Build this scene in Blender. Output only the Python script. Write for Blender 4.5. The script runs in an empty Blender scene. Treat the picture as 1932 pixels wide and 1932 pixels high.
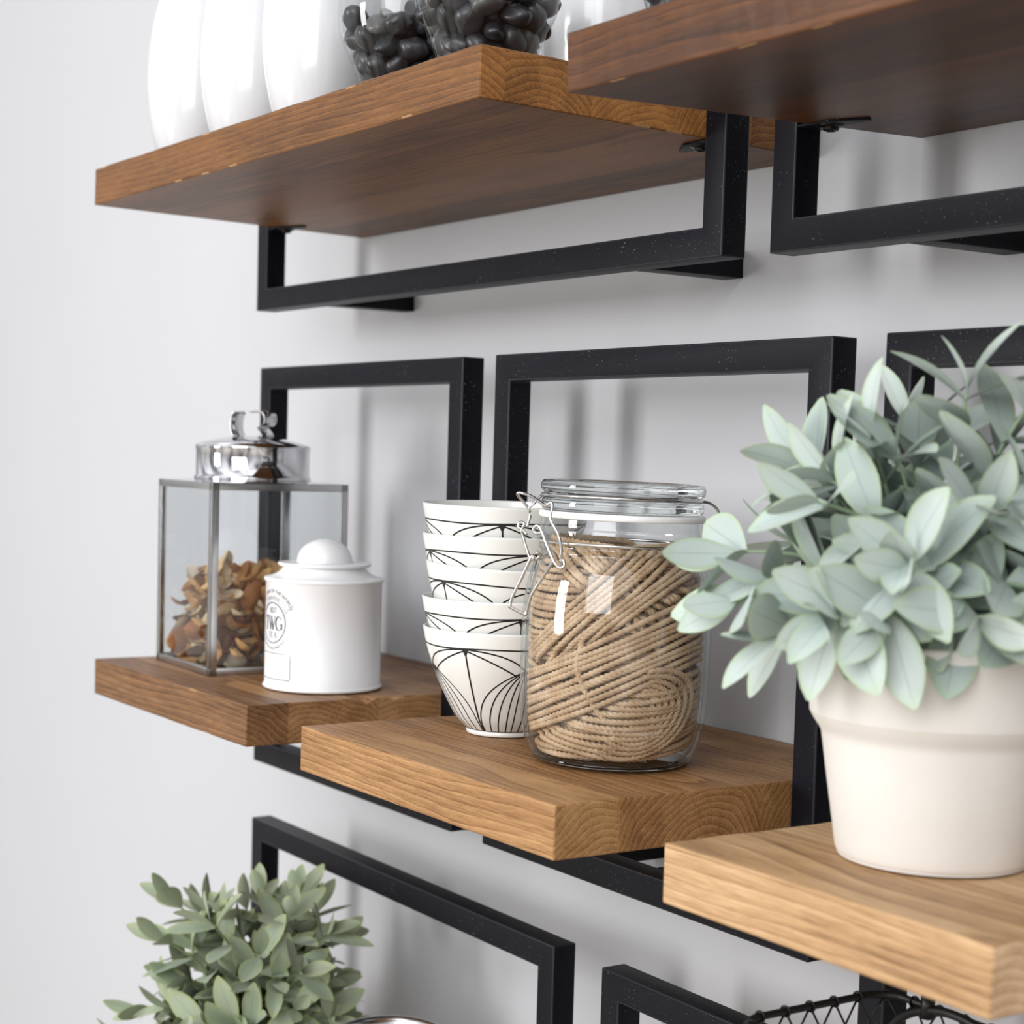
import bpy, bmesh, math, random
import numpy as np
from mathutils import Vector, Matrix, noise as mnoise

# ---------------------------------------------------------------- camera, world, light, exposure
C = bpy.context.scene.collection
SC = bpy.context.scene
S = 0.0078                      # one drawing unit in metres (shelf boards are 4 units thick)
ZO = 190.0                      # height of the drawing origin above the floor, in units
PI = math.pi


def W(x, y, z):
    return Vector((x * S, y * S, (z + ZO) * S))


cam_d = bpy.data.cameras.new('camera')
cam = bpy.data.objects.new('camera', cam_d)
C.objects.link(cam)
SC.camera = cam
F_PX, CX, CY = 3337.5, 936.5, 1088.4
YAW, PITCH, ROLL = -0.9872, -0.0697, 0.0281
fw = Vector((math.sin(YAW) * math.cos(PITCH), math.cos(YAW) * math.cos(PITCH), math.sin(PITCH)))
rt = Vector((math.cos(YAW), -math.sin(YAW), 0))
up = rt.cross(fw)
r2 = rt * math.cos(ROLL) + up * math.sin(ROLL)
u2 = -rt * math.sin(ROLL) + up * math.cos(ROLL)
M = Matrix((r2, u2, -fw)).transposed().to_4x4()
M.translation = W(152.92, -106.66, -8.035)
cam.matrix_world = M
cam_d.sensor_width = 36
cam_d.lens = F_PX * 36 / 1932
cam_d.shift_x = (966 - CX) / 1932
cam_d.shift_y = (CY - 966) / 1932
cam_d.clip_start = 0.02
cam_d.dof.use_dof = True
cam_d.dof.focus_distance = 1.12
cam_d.dof.aperture_fstop = 9.5

SC.view_settings.view_transform = 'Standard'
SC.view_settings.look = 'None'
SC.view_settings.gamma = 1
SC.view_settings.use_curve_mapping = False
SC.view_settings.exposure = 0.13

world = bpy.data.worlds.new('room_light')
SC.world = world
world.use_nodes = True
wn, wl = world.node_tree.nodes, world.node_tree.links
bg = wn['Background']
tc = wn.new('ShaderNodeTexCoord')
sep = wn.new('ShaderNodeSeparateXYZ')
wl.new(tc.outputs['Generated'], sep.inputs[0])
rmp = wn.new('ShaderNodeValToRGB')
mr = wn.new('ShaderNodeMapRange')
mr.inputs['From Min'].default_value = -1
wl.new(sep.outputs['Z'], mr.inputs['Value'])
e = rmp.color_ramp.elements
e[0].position = 0.0
e[0].color = (1.15, 1.06, .95, 1)
e[1].position = 1.0
e[1].color = (1.85, 1.86, 1.9, 1)
for p, c in ((.38, (.80, .75, .69, 1)), (.47, (.52, .51, .50, 1)), (.60, (.80, .81, .84, 1))):
    k = e.new(p)
    k.color = c
wl.new(mr.outputs[0], rmp.inputs[0])
nz = wn.new('ShaderNodeTexNoise')
nz.inputs['Scale'].default_value = 2.6
nz.inputs['Detail'].default_value = 1.5
mp = wn.new('ShaderNodeMapping')
mp.inputs['Scale'].default_value = (1.6, 1.6, .35)
wl.new(tc.outputs['Generated'], mp.inputs[0])
wl.new(mp.outputs[0], nz.inputs['Vector'])
nr = wn.new('ShaderNodeMapRange')
nr.inputs['From Min'].default_value = .35
nr.inputs['From Max'].default_value = .62
nr.inputs['To Min'].default_value = .14
nr.inputs['To Max'].default_value = 1.15
wl.new(nz.outputs['Fac'], nr.inputs['Value'])
mx = wn.new('ShaderNodeMix')
mx.data_type = 'RGBA'
mx.blend_type = 'MULTIPLY'
mx.inputs['Factor'].default_value = 1
wl.new(rmp.outputs[0], mx.inputs['A'])
wl.new(nr.outputs[0], mx.inputs['B'])
wl.new(mx.outputs['Result'], bg.inputs[0])
bg.inputs[1].default_value = 1.08
SC.cycles.transparent_max_bounces = 32
SC.cycles.max_bounces = 14


def area(name, loc, target, sx, sy, power, col=(1, 1, 1)):
    d = bpy.data.lights.new(name, 'AREA')
    d.shape = 'RECTANGLE'
    d.size, d.size_y, d.energy, d.color = sx * S, sy * S, power, col
    o = bpy.data.objects.new(name, d)
    C.objects.link(o)
    o.location = W(*loc)
    o.rotation_euler = (W(*target) - W(*loc)).to_track_quat('-Z', 'Y').to_euler()
    return o


area('window_light', (-95, -350, 30), (0, 0, -8), 62, 150, 40, (1.0, .985, .97))
area('window_light', (190, -300, 95), (10, 0, -10), 190, 200, 36, (.97, .985, 1.0))

# ---------------------------------------------------------------- helpers


def tag(o, label=None, cat=None, group=None, kind=None):
    if label: o['label'] = label
    if cat: o['category'] = cat
    if group: o['group'] = group
    if kind: o['kind'] = kind
    return o


def thing(name, label, cat, loc, group=None, rot=(0, 0, 0)):
    o = bpy.data.objects.new(name, None)
    o.empty_display_size = .02
    C.objects.link(o)
    o.location = W(*loc)
    o.rotation_euler = rot
    return tag(o, label, cat, group)


class MB:
    """collects shapes in drawing units, local to the thing"""

    def __init__(self):
        self.v, self.f, self.m, self.s = [], [], [], []

    def add(self, v, f, m=0, smooth=True):
        n = len(self.v)
        self.v.extend([tuple(p) for p in v])
        for q in f:
            self.f.append([i + n for i in q])
            self.m.append(m)
            self.s.append(smooth)
        return self

    def box(self, a, b, m=0):
        x0, y0, z0 = a
        x1, y1, z1 = b
        v = [(x0, y0, z0), (x1, y0, z0), (x1, y1, z0), (x0, y1, z0), (x0, y0, z1), (x1, y0, z1), (x1, y1, z1), (x0, y1, z1)]
        return self.add(v, [(0, 3, 2, 1), (4, 5, 6, 7), (0, 1, 5, 4), (1, 2, 6, 5), (2, 3, 7, 6), (3, 0, 4, 7)], m, False)

    def lathe(self, prof, seg=64, m=0, c=(0, 0, 0), close=False, rfun=None):
        v, f = [], []
        n = len(prof)
        for i in range(seg):
            a = 2 * PI * i / seg
            for r, z in prof:
                v.append((c[0] + r * math.cos(a), c[1] + r * math.sin(a), c[2] + z))
        for i in range(seg):
            j = (i + 1) % seg
            for k in range(n if close else n - 1):
                l = (k + 1) % n
                f.append((i * n + k, j * n + k, j * n + l, i * n + l))
        return self.add(v, f, m)

    def tube(self, pts, r, sides=8, m=0, closed=False, cap=True):
        P = [Vector(p) for p in pts]
        n = len(P)
        v, f = [], []
        prev = None
        for i in range(n):
            if closed:
                t = P[(i + 1) % n] - P[i - 1]
            else:
                t = P[min(i + 1, n - 1)] - P[max(i - 1, 0)]
            t.normalize()
            if prev is None:
                a = Vector((0, 0, 1)) if abs(t.z) < .9 else Vector((1, 0, 0))
                nn = t.cross(a).normalized()
            else:
                nn = (prev - t * prev.dot(t)).normalized()
            prev = nn
            bb = t.cross(nn)
            rr = r[i] if isinstance(r, (list, tuple)) else r
            for k in range(sides):
                a = 2 * PI * k / sides
                v.append(P[i] + (nn * math.cos(a) + bb * math.sin(a)) * rr)
        for i in range(n if closed else n - 1):
            j = (i + 1) % n
            for k in range(sides):
                l = (k + 1) % sides
                f.append((i * sides + k, i * sides + l, j * sides + l, j * sides + k))
        if cap and not closed:
            f.append(tuple(range(sides))[::-1])
            f.append(tuple((n - 1) * sides + k for k in range(sides)))
        return self.add(v, f, m)

    def build(self, name, mats, parent=None, loc=None, bevel=0, seg=2, wear=None, ang=30):
        me = bpy.data.meshes.new(name)
        me.from_pydata([(x * S, y * S, z * S) for x, y, z in self.v], [], self.f)
        if not isinstance(mats, (list, tuple)): mats = [mats]
        for mm in mats: me.materials.append(mm)
        me.polygons.foreach_set('material_index', self.m)
        me.polygons.foreach_set('use_smooth', self.s)
        if bevel:
            bm = bmesh.new()
            bm.from_mesh(me)
            ed = [ee for ee in bm.edges if len(ee.link_faces) == 2 and ee.calc_face_angle() > math.radians(ang)]
            r = bmesh.ops.bevel(bm, geom=ed, offset=bevel * S, segments=seg, affect='EDGES', profile=.6, clamp_overlap=True)
            for q in bm.faces: q.smooth = True
            if wear is not None:
                for q in r['faces']: q.material_index = wear
            bm.to_mesh(me)
            bm.free()
        me.update()
        o = bpy.data.objects.new(name, me)
        C.objects.link(o)
        if parent is not None: o.parent = parent
        if loc is not None: o.location = Vector(loc) * S
        return o


def part(name, mb, mats, parent, **k):
    return mb.build(name, mats, parent, **k)


def smooth_path(pts, n=6, closed=False):
    P = [Vector(p) for p in pts]
    out = []
    N = len(P)
    for i in range(N if closed else N - 1):
        if closed:
            p0, p1, p2, p3 = P[i - 1], P[i], P[(i + 1) % N], P[(i + 2) % N]
        else:
            p0, p1, p2, p3 = P[max(i - 1, 0)], P[i], P[i + 1], P[min(i + 2, N - 1)]
        for k in range(n):
            t = k / n
            out.append(.5 * ((2 * p1) + (p2 - p0) * t + (2 * p0 - 5 * p1 + 4 * p2 - p3) * t * t + (3 * p1 - p0 - 3 * p2 + p3) * t ** 3))
    if not closed: out.append(P[-1])
    return out


# ---------------------------------------------------------------- materials
class N:
    def __init__(self, name):
        self.m = bpy.data.materials.new(name)
        self.m.use_nodes = True
        self.n, self.l = self.m.node_tree.nodes, self.m.node_tree.links
        self.b = self.n['Principled BSDF']
        self.out = self.n['Material Output']

    def new(self, t, **k):
        q = self.n.new('ShaderNode' + t)
        for a, b in k.items(): setattr(q, a, b)
        return q

    def link(self, a, b):
        self.l.new(a, b)

    def val(self, sock, v):
        if isinstance(v, (int, float, tuple)):
            sock.default_value = v
        else:
            self.l.new(v, sock)

    def math(self, op, a, b=0.0, c=None):
        q = self.new('Math', operation=op)
        self.val(q.inputs[0], a)
        self.val(q.inputs[1], b)
        if c is not None: self.val(q.inputs[2], c)
        return q.outputs[0]

    def mixc(self, f, a, b, mode='MIX'):
        q = self.new('Mix', data_type='RGBA', blend_type=mode)
        self.val(q.inputs['Factor'], f)
        self.val(q.inputs['A'], a)
        self.val(q.inputs['B'], b)
        return q.outputs['Result']

    def noise(self, vec, scale, detail=3, rough=.5):
        q = self.new('TexNoise')
        if vec is not None: self.l.new(vec, q.inputs['Vector'])
        q.inputs['Scale'].default_value = scale
        q.inputs['Detail'].default_value = detail
        q.inputs['Roughness'].default_value = rough
        return q.outputs['Fac']

    def ramp(self, f, *stops):
        q = self.new('ValToRGB')
        self.l.new(f, q.inputs[0])
        e = q.color_ramp.elements
        while len(e) < len(stops): e.new(.5)
        for k, (p, c) in zip(e, stops):
            k.position = p
            k.color = c if len(c) == 4 else (*c, 1)
        return q.outputs[0]

    def mapping(self, vec, scale=(1, 1, 1), loc=(0, 0, 0)):
        q = self.new('Mapping')
        self.l.new(vec, q.inputs[0])
        q.inputs['Scale'].default_value = scale
        q.inputs['Location'].default_value = loc
        return q.outputs[0]

    def obj(self):
        return self.new('TexCoord').outputs['Object']

    def bump(self, h, strength=.3, dist=.001):
        q = self.new('Bump')
        self.l.new(h, q.inputs['Height'])
        q.inputs['Strength'].default_value = strength
        q.inputs['Distance'].default_value = dist
        self.l.new(q.outputs[0], self.b.inputs['Normal'])


def srgb(r, g, b):
    f = lambda c: ((c / 255 + .055) / 1.055) ** 2.4 if c > 10 else c / 255 / 12.92
    return (f(r), f(g), f(b), 1)


def simple(name, col, rough=.5, metal=0, spec=.5, coat=0):
    n = N(name)
    n.b.inputs['Base Color'].default_value = col
    n.b.inputs['Roughness'].default_value = rough
    n.b.inputs['Metallic'].default_value = metal
    n.b.inputs['Specular IOR Level'].default_value = spec
    n.b.inputs['Coat Weight'].default_value = coat
    n.b.inputs['Coat Roughness'].default_value = .05
    return n


def wood(name, dark, mid, light, seed=0.0, strip=9.0, rough=.5, ring=1.0, pore=.35, zr=(11.0, -14.0), end=1.0, tv=.26):
    n = N(name)
    o = n.mapping(n.obj(), (1 / S,) * 3, (seed * 37.1, 0, 0))
    sp = n.new('SeparateXYZ')
    n.link(o, sp.inputs[0])
    x, y, z = sp.outputs
    sid = n.math('FLOOR', n.math('DIVIDE', n.math('ADD', y, 60 + seed * 3.3), strip))
    wn_ = n.new('TexWhiteNoise', noise_dimensions='1D')
    n.link(n.math('ADD', sid, seed * 7.7), wn_.inputs['W'])
    rs = n.new('SeparateColor')
    n.link(wn_.outputs['Color'], rs.inputs[0])
    yl = n.math('SUBTRACT', n.math('ADD', y, 60 + seed * 3.3), n.math('MULTIPLY', sid, strip))
    yc = n.math('MULTIPLY_ADD', rs.outputs[0], strip * .9, strip * .05)
    zc = n.math('MULTIPLY_ADD', rs.outputs[1], *zr)
    warp = n.noise(n.mapping(o, (.02, .12, .12)), 1.0, 2)
    warp2 = n.noise(n.mapping(o, (.06, .8, .8)), 1.0, 2)
    dy = n.math('SUBTRACT', yl, yc)
    dz = n.math('SUBTRACT', z, zc)
    d = n.math('SQRT', n.math('ADD', n.math('MULTIPLY', dy, dy), n.math('MULTIPLY', dz, dz)))
    d = n.math('ADD', d, n.math('ADD', n.math('MULTIPLY', warp, 3.2), n.math('MULTIPLY', warp2, .22)))
    fr = n.math('FRACT', n.math('MULTIPLY', d, 1.75 * ring))
    rg = n.ramp(fr, (0, (.15,) * 3), (.12, (.5,) * 3), (.6, (.72,) * 3), (.92, (1,) * 3), (1, (.2,) * 3))
    fib = n.noise(n.mapping(o, (.32, 7.0, 7.0)), 1.0, 5, .65)
    big = n.noise(n.mapping(o, (.06, .35, .35)), 1.0, 3)
    t = n.math('MULTIPLY', rg, .26)
    t = n.math('ADD', t, n.math('MULTIPLY', fib, .54))
    t = n.math('ADD', t, n.math('MULTIPLY', big, .42))
    t = n.math('ADD', t, n.math('MULTIPLY', n.math('SUBTRACT', rs.outputs[2], .5), tv))
    col = n.ramp(t, (.36, dark), (.60, mid), (.86, light))
    pr = n.noise(n.mapping(o, (.8, 11.0, 11.0)), 1.0, 2, .4)
    pm = n.ramp(pr, (.60, (0,) * 3), (.72, (1,) * 3))
    col = n.mixc(n.math('MULTIPLY', pm, pore), col, dark)
    if end != 1.0:                                  # end-grain faces are coloured paler than the other faces
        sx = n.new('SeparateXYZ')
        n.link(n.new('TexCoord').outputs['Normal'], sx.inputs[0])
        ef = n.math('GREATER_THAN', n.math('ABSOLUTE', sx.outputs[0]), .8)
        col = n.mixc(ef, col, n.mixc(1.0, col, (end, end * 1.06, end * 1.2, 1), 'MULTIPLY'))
    n.link(col, n.b.inputs['Base Color'])
    n.b.inputs['Roughness'].default_value = rough
    n.b.inputs['Specular IOR Level'].default_value = .3
    n.bump(n.math('ADD', n.math('MULTIPLY', fib, .6), n.math('MULTIPLY', fr, .25)), .35, .0006)
    return n.m


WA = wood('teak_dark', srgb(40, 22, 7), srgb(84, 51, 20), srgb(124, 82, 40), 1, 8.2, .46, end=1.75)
WD = wood('teak_red_brown', srgb(36, 18, 5), srgb(72, 39, 12), srgb(102, 61, 23), 2, 11, .42)
WC = wood('teak_mid', srgb(66, 41, 21), srgb(122, 86, 54), srgb(164, 126, 86), 3, 10, .5)
WB = wood('teak_ringed', srgb(66, 42, 20), srgb(136, 96, 57), srgb(180, 140, 94), 4, 13.5, .5, 1.15, zr=(3.5, -8.5), tv=.08)
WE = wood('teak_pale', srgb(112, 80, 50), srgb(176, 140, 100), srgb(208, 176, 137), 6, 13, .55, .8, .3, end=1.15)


def worn(name, src):
    return simple(name, src, .7).m


EDGE = worn('worn_wood_edge', srgb(158, 120, 80))


def black_metal():
    n = N('black_powder_coat')
    o = n.mapping(n.obj(), (1 / S,) * 3)
    sp = n.noise(o, 5.5, 1, .4)
    dots = n.ramp(sp, (.70, (0,) * 3), (.74, (1,) * 3))
    patch = n.ramp(n.noise(o, .28, 2), (.45, (0,) * 3), (.62, (1,) * 3))
    f = n.math('MULTIPLY', n.math('MULTIPLY', dots, patch), .5)
    base = n.mixc(n.noise(o, .15, 2), srgb(11, 11, 15), srgb(18, 18, 27))
    n.link(n.mixc(f, base, srgb(150, 150, 155)), n.b.inputs['Base Color'])
    n.b.inputs['Roughness'].default_value = .46
    n.b.inputs['Specular IOR Level'].default_value = .13
    n.bump(n.noise(o, 9, 2), .15, .0004)
    return n.m


BLACK = black_metal()
WEAR = simple('worn_black_edge', srgb(34, 34, 40), .4, 0, .25).m
SCREW = simple('dark_screw_steel', srgb(40, 38, 38), .3, .8).m
CHROME = simple('polished_steel', (.62, .62, .64, 1), .06, 1).m
BRIGHT = simple('satin_bright_steel', (.82, .82, .83, 1), .22, 1).m
STEEL = simple('brushed_tin_strip', (.52, .52, .52, 1), .24, 1).m
WIRE = simple('bright_wire', (.62, .61, .60, 1), .18, 1).m
CERAMIC = simple('white_glazed_ceramic', (.645, .65, .665, 1), .2, 0, .5, .5).m
ENAMEL = simple('white_enamel', (.80, .80, .81, 1), .28, 0, .5, .2).m
PORCELAIN = simple('warm_white_porcelain', (.76, .76, .73, 1), .25, 0, .5, .3).m
INK = simple('black_line_ink', (.008, .008, .008, 1), .35).m
PRINT = simple('grey_black_print', (.025, .025, .028, 1), .5).m
RUBBER = simple('white_rubber_seal', (.93, .93, .93, 1), .5).m
SOIL = simple('dark_moss', srgb(40, 44, 34), .9).m
BWIRE = simple('black_basket_wire', srgb(22, 22, 22), .4, .4).m


def pot_mat():
    n = N('cream_clay')
    o = n.mapping(n.obj(), (1 / S,) * 3)
    n.link(n.mixc(n.noise(o, .25, 3), srgb(214, 209, 202), srgb(223, 219, 213)), n.b.inputs['Base Color'])
    n.b.inputs['Roughness'].default_value = .6
    n.bump(n.noise(o, 6, 3), .08, .0005)
    return n.m


CLAY = pot_mat()


def thin_glass(name, tint=(.985, .99, .99), edge=(.72, .80, .79), refl=1.0):
    """one wall of clear glass: passes light straight, mirrors by Fresnel, greener towards its edge"""
    n = N(name)
    tr = n.new('BsdfTransparent')
    gl = n.new('BsdfGlossy')
    gl.inputs['Roughness'].default_value = .02
    lw = n.new('LayerWeight')
    lw.inputs['Blend'].default_value = .5
    fc = lw.outputs['Facing']
    f = n.math('POWER', fc, 5.0)
    n.link(n.mixc(f, (*tint, 1), (*edge, 1)), tr.inputs[0])
    sch = n.math('MULTIPLY_ADD', n.math('POWER', fc, 5.0), .9, .045)
    mixs = n.new('MixShader')
    n.link(n.math('MULTIPLY', sch, refl), mixs.inputs[0])
    n.link(tr.outputs[0], mixs.inputs[1])
    n.link(gl.outputs[0], mixs.inputs[2])
    n.link(mixs.outputs[0], n.out.inputs[0])
    return n.m


GLASS = thin_glass('clear_jar_glass')
PANE = thin_glass('lantern_glass', (.955, .965, .97), (.8, .84, .84), 1.0)


def solid_glass():
    n = N('thick_green_tinged_glass')
    n.b.inputs['Base Color'].default_value = (.93, .975, .97, 1)
    n.b.inputs['Transmission Weight'].default_value = 1
    n.b.inputs['Roughness'].default_value = .02
    n.b.inputs['IOR'].default_value = 1.45
    return n.m


THICK = solid_glass()


def leaf_mat(name, base, deep, edge, pale):
    n = N(name)
    at = n.new('Attribute', attribute_name='leafdata')
    sp = n.new('SeparateColor')
    n.link(at.outputs['Color'], sp.inputs[0])
    rnd, across, along = sp.outputs
    o = n.mapping(n.obj(), (1 / S,) * 3)
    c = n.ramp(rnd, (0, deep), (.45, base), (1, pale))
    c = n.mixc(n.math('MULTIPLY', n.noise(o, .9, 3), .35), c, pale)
    ef = n.ramp(across, (.72, (0,) * 3), (1, (1,) * 3))
    c = n.mixc(n.math('MULTIPLY', ef, .75), c, edge)
    tip = n.ramp(along, (.8, (0,) * 3), (1, (1,) * 3))
    c = n.mixc(n.math('MULTIPLY', tip, .5), c, edge)
    mid = n.ramp(across, (0, (1,) * 3), (.07, (0,) * 3))
    c = n.mixc(n.math('MULTIPLY', mid, .35), c, deep)
    n.link(c, n.b.inputs['Base Color'])
    n.b.inputs['Roughness'].default_value = .62
    n.b.inputs['Specular IOR Level'].default_value = .3
    n.b.inputs['Sheen Weight'].default_value = .15
    return n.m


LEAF1 = leaf_mat('sage_leaf', srgb(162, 177, 171), srgb(96, 110, 114), srgb(168, 188, 146), srgb(192, 202, 197))
LEAF2 = leaf_mat('olive_sage_leaf', srgb(136, 150, 128), srgb(92, 108, 104), srgb(160, 170, 104), srgb(164, 174, 148))
STEM = simple('sage_stem', srgb(150, 170, 140), .7).m
STEM2 = simple('olive_stem', srgb(122, 134, 96), .7).m


def pebble_mat():
    n = N('black_river_pebble')
    oi = n.new('ObjectInfo')
    o = n.mapping(n.obj(), (1 / S,) * 3)
    c = n.ramp(oi.outputs['Random'], (0, srgb(18, 19, 22)), (.7, srgb(36, 37, 42)), (.9, srgb(58, 58, 61)), (1, srgb(96, 96, 92)))
    c = n.mixc(n.math('MULTIPLY', n.noise(o, 1.2, 4), .35), c, srgb(52, 52, 56))
    n.link(c, n.b.inputs['Base Color'])
    n.b.inputs['Roughness'].default_value = .34
    return n.m


PEB = pebble_mat()


def petal_mat():
    n = N('dried_petal')
    oi = n.new('ObjectInfo')
    o = n.mapping(n.obj(), (1 / S,) * 3)
    c = n.ramp(oi.outputs['Random'], (0, srgb(112, 70, 36)), (.2, srgb(168, 108, 56)), (.45, srgb(212, 154, 84)), (.7, srgb(230, 186, 124)), (.85, srgb(236, 214, 168)), (1, srgb(234, 230, 220)))
    c = n.mixc(n.math('MULTIPLY', n.noise(o, .9, 4), .5), c, srgb(140, 92, 50))
    n.link(c, n.b.inputs['Base Color'])
    n.b.inputs['Roughness'].default_value = .7
    return n.m


PETAL = petal_mat()


def twine_mat():
    n = N('jute_twine')
    o = n.mapping(n.obj(), (1 / S,) * 3)
    at = n.new('Attribute', attribute_name='ply')
    c = n.ramp(n.noise(o, .6, 4), (.3, srgb(168, 140, 110)), (.55, srgb(196, 170, 140)), (.75, srgb(216, 194, 166)))
    c = n.mixc(n.math('MULTIPLY', n.noise(o, 7, 2), .3), c, srgb(168, 136, 104))
    n.link(c, n.b.inputs['Base Color'])
    n.b.inputs['Roughness'].default_value = .85
    n.b.inputs['Specular IOR Level'].default_value = .2
    n.bump(n.noise(o, 9, 3), .4, .0006)
    return n.m


TWINE = twine_mat()


def wall_mat():
    n = N('painted_wall')
    o = n.mapping(n.obj(), (1 / S,) * 3)
    n.link(n.mixc(n.noise(o, .03, 2), (.50, .505, .527, 1), (.525, .53, .55, 1)), n.b.inputs['Base Color'])
    n.b.inputs['Roughness'].default_value = .6
    n.b.inputs['Specular IOR Level'].default_value = .25
    n.bump(n.math('ADD', n.noise(o, .5, 3), n.math('MULTIPLY', n.noise(o, 2.2, 2), .4)), .12, .003)
    return n.m


WALL = wall_mat()

# ---------------------------------------------------------------- the wall
wall = MB().box((-420, 0, -190), (260, 12, 160)).build('wall_back', WALL)
wall.location = W(0, 0, 0)
tag(wall, 'plain pale grey painted wall behind the shelves', 'wall', None, 'structure')

# ---------------------------------------------------------------- shelves
YF, FWD = -12.744, 2.534        # front plane of every frame and its tube width


def board_mesh(x0, x1, y0, y1, T, seed, mats, chips=()):
    bm = bmesh.new()
    bmesh.ops.create_cube(bm, size=1)
    for v in bm.verts:
        v.co = Vector((x0 + (v.co.x + .5) * (x1 - x0), y0 + (v.co.y + .5) * (y1 - y0), -T + (v.co.z + .5) * T))
    nx = int((x1 - x0) / 1.6)
    for i in range(1, nx):
        bmesh.ops.bisect_plane(bm, geom=bm.verts[:] + bm.edges[:] + bm.faces[:], plane_co=(x0 + (x1 - x0) * i / nx, 0, 0), plane_no=(1, 0, 0))
    ny = int((y1 - y0) / 1.6)
    for i in range(1, ny):
        bmesh.ops.bisect_plane(bm, geom=bm.verts[:] + bm.edges[:] + bm.faces[:], plane_co=(0, y0 + (y1 - y0) * i / ny, 0), plane_no=(0, 1, 0))
    for v in bm.verts:
        ex = min(abs(v.co.x - x0), abs(v.co.x - x1)) < .01
        ey = abs(v.co.y - y0) < .01
        q = v.co * .28 + Vector((seed * 11, 3, 0))
        if v.co.z > -.01: v.co.z += .07 * mnoise.noise(q)
        if ey: v.co.y += .10 * mnoise.noise(q + Vector((0, 0, 9)))
        if ex: v.co.x += .06 * mnoise.noise(q * 2)
        for cx, cy, cr, cd in chips:
            if v.co.z > -.5:
                dd = math.hypot(v.co.x - cx, v.co.y - cy)
                if dd < cr: v.co.z -= cd * (1 - dd / cr)
    ed = [ee for ee in bm.edges if len(ee.link_faces) == 2 and ee.calc_face_angle() > .9]
    r = bmesh.ops.bevel(bm, geom=ed, offset=.16, segments=2, affect='EDGES', profile=.6)
    for q in bm.faces: q.smooth = False
    for q in r['faces']:
        q.smooth = True
        c = q.calc_center_median()
        if mnoise.noise(c * .9 + Vector((seed * 5, 0, 0))) > .47: q.material_index = 1
    for v in bm.verts: v.co *= S
    me = bpy.data.meshes.new('board')
    bm.to_mesh(me)
    bm.free()
    for mm in mats: me.materials.append(mm)
    return me


def shelf(label, fx0, fx1, fz0, fz1, bx0, bx1, bz, y0, y1, T, tilt, wmat, seed, feet=(), chips=(), tabs='LR', low=None):
    t = thing('wall_shelf', label, 'shelf', (fx0, 0, bz), 'wood and black metal wall shelves')
    ox, oz = fx0, bz
    me = board_mesh(bx0 - ox, bx1 - ox, y0 + 10, y1 + 10, T, seed, (wmat, EDGE), [(a - ox, b + 10, c, d) for a, b, c, d in chips])
    o = bpy.data.objects.new('board', me)
    C.objects.link(o)
    o.parent = t
    o.location = (0, -10 * S, 0)
    o.rotation_euler = (math.atan(tilt), 0, 0)
    if low is not None:
        o2 = bpy.data.objects.new('lower_board', me)
        C.objects.link(o2)
        o2.parent = t
        o2.location = (0, -10 * S, (low - bz) * S)
    w = FWD
    m = MB()
    x0, x1, z0, z1 = 0, fx1 - fx0, fz0 - oz, fz1 - oz
    v = []
    for y in (YF, YF + w):
        v += [(x0, y, z0), (x1, y, z0), (x1, y, z1), (x0, y, z1), (x0 + w, y, z0 + w), (x1 - w, y, z0 + w), (x1 - w, y, z1 - w), (x0 + w, y, z1 - w)]
    f = []
    for i in range(4):
        j = (i + 1) % 4
        f += [(i, j, 4 + j, 4 + i), (8 + j, 8 + i, 12 + i, 12 + j), (j, i, 8 + i, 8 + j), (4 + i, 4 + j, 12 + j, 12 + i)]
    m.add(v, f, 0, False)
    part('frame', m, (BLACK, WEAR), t, bevel=.14, wear=1, ang=60)
    for a, zz in feet:
        fm = MB().box((a - ox, YF + w - .02, zz - oz), (a - ox + w, -.02, zz - oz + w))
        part('wall_foot', fm, (BLACK, WEAR), t, bevel=.1)
    zt = -T - .2
    for sx in tabs:
        a = w - .1 if sx == 'L' else (x1 - w + .1)
        dx = 5.8 if sx == 'L' else -5.8
        zz = zt + tilt * (YF + w / 2 + 10)
        ya, yb = YF + .1, YF + w - .1
        ol = [(a, ya), (a + dx * .55, ya + .15), (a + dx, yb - .5), (a + dx * .96, yb), (a, yb)]
        mm = MB()
        mm.add([(x, y, z) for z in (zz, zz + .19) for x, y in ol],
               [(4, 3, 2, 1, 0), (5, 6, 7, 8, 9)] + [(i, (i + 1) % 5, 5 + (i + 1) % 5, 5 + i) for i in range(5)], 0, False)
        p = part('bracket_tab', mm, BLACK, t, bevel=.03)
        sm = MB().lathe([(0, -.5), (.3, -.5), (.3, -.42), (.5, -.42), (.6, -.34), (.62, -.12), (.95, -.1), (1.0, -.02), (1.0, .02), (0, .02)], 24, 0, (a + dx * .4, YF + w * .58, zz))
        part('screw', sm, SCREW, p)
    return t


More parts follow.
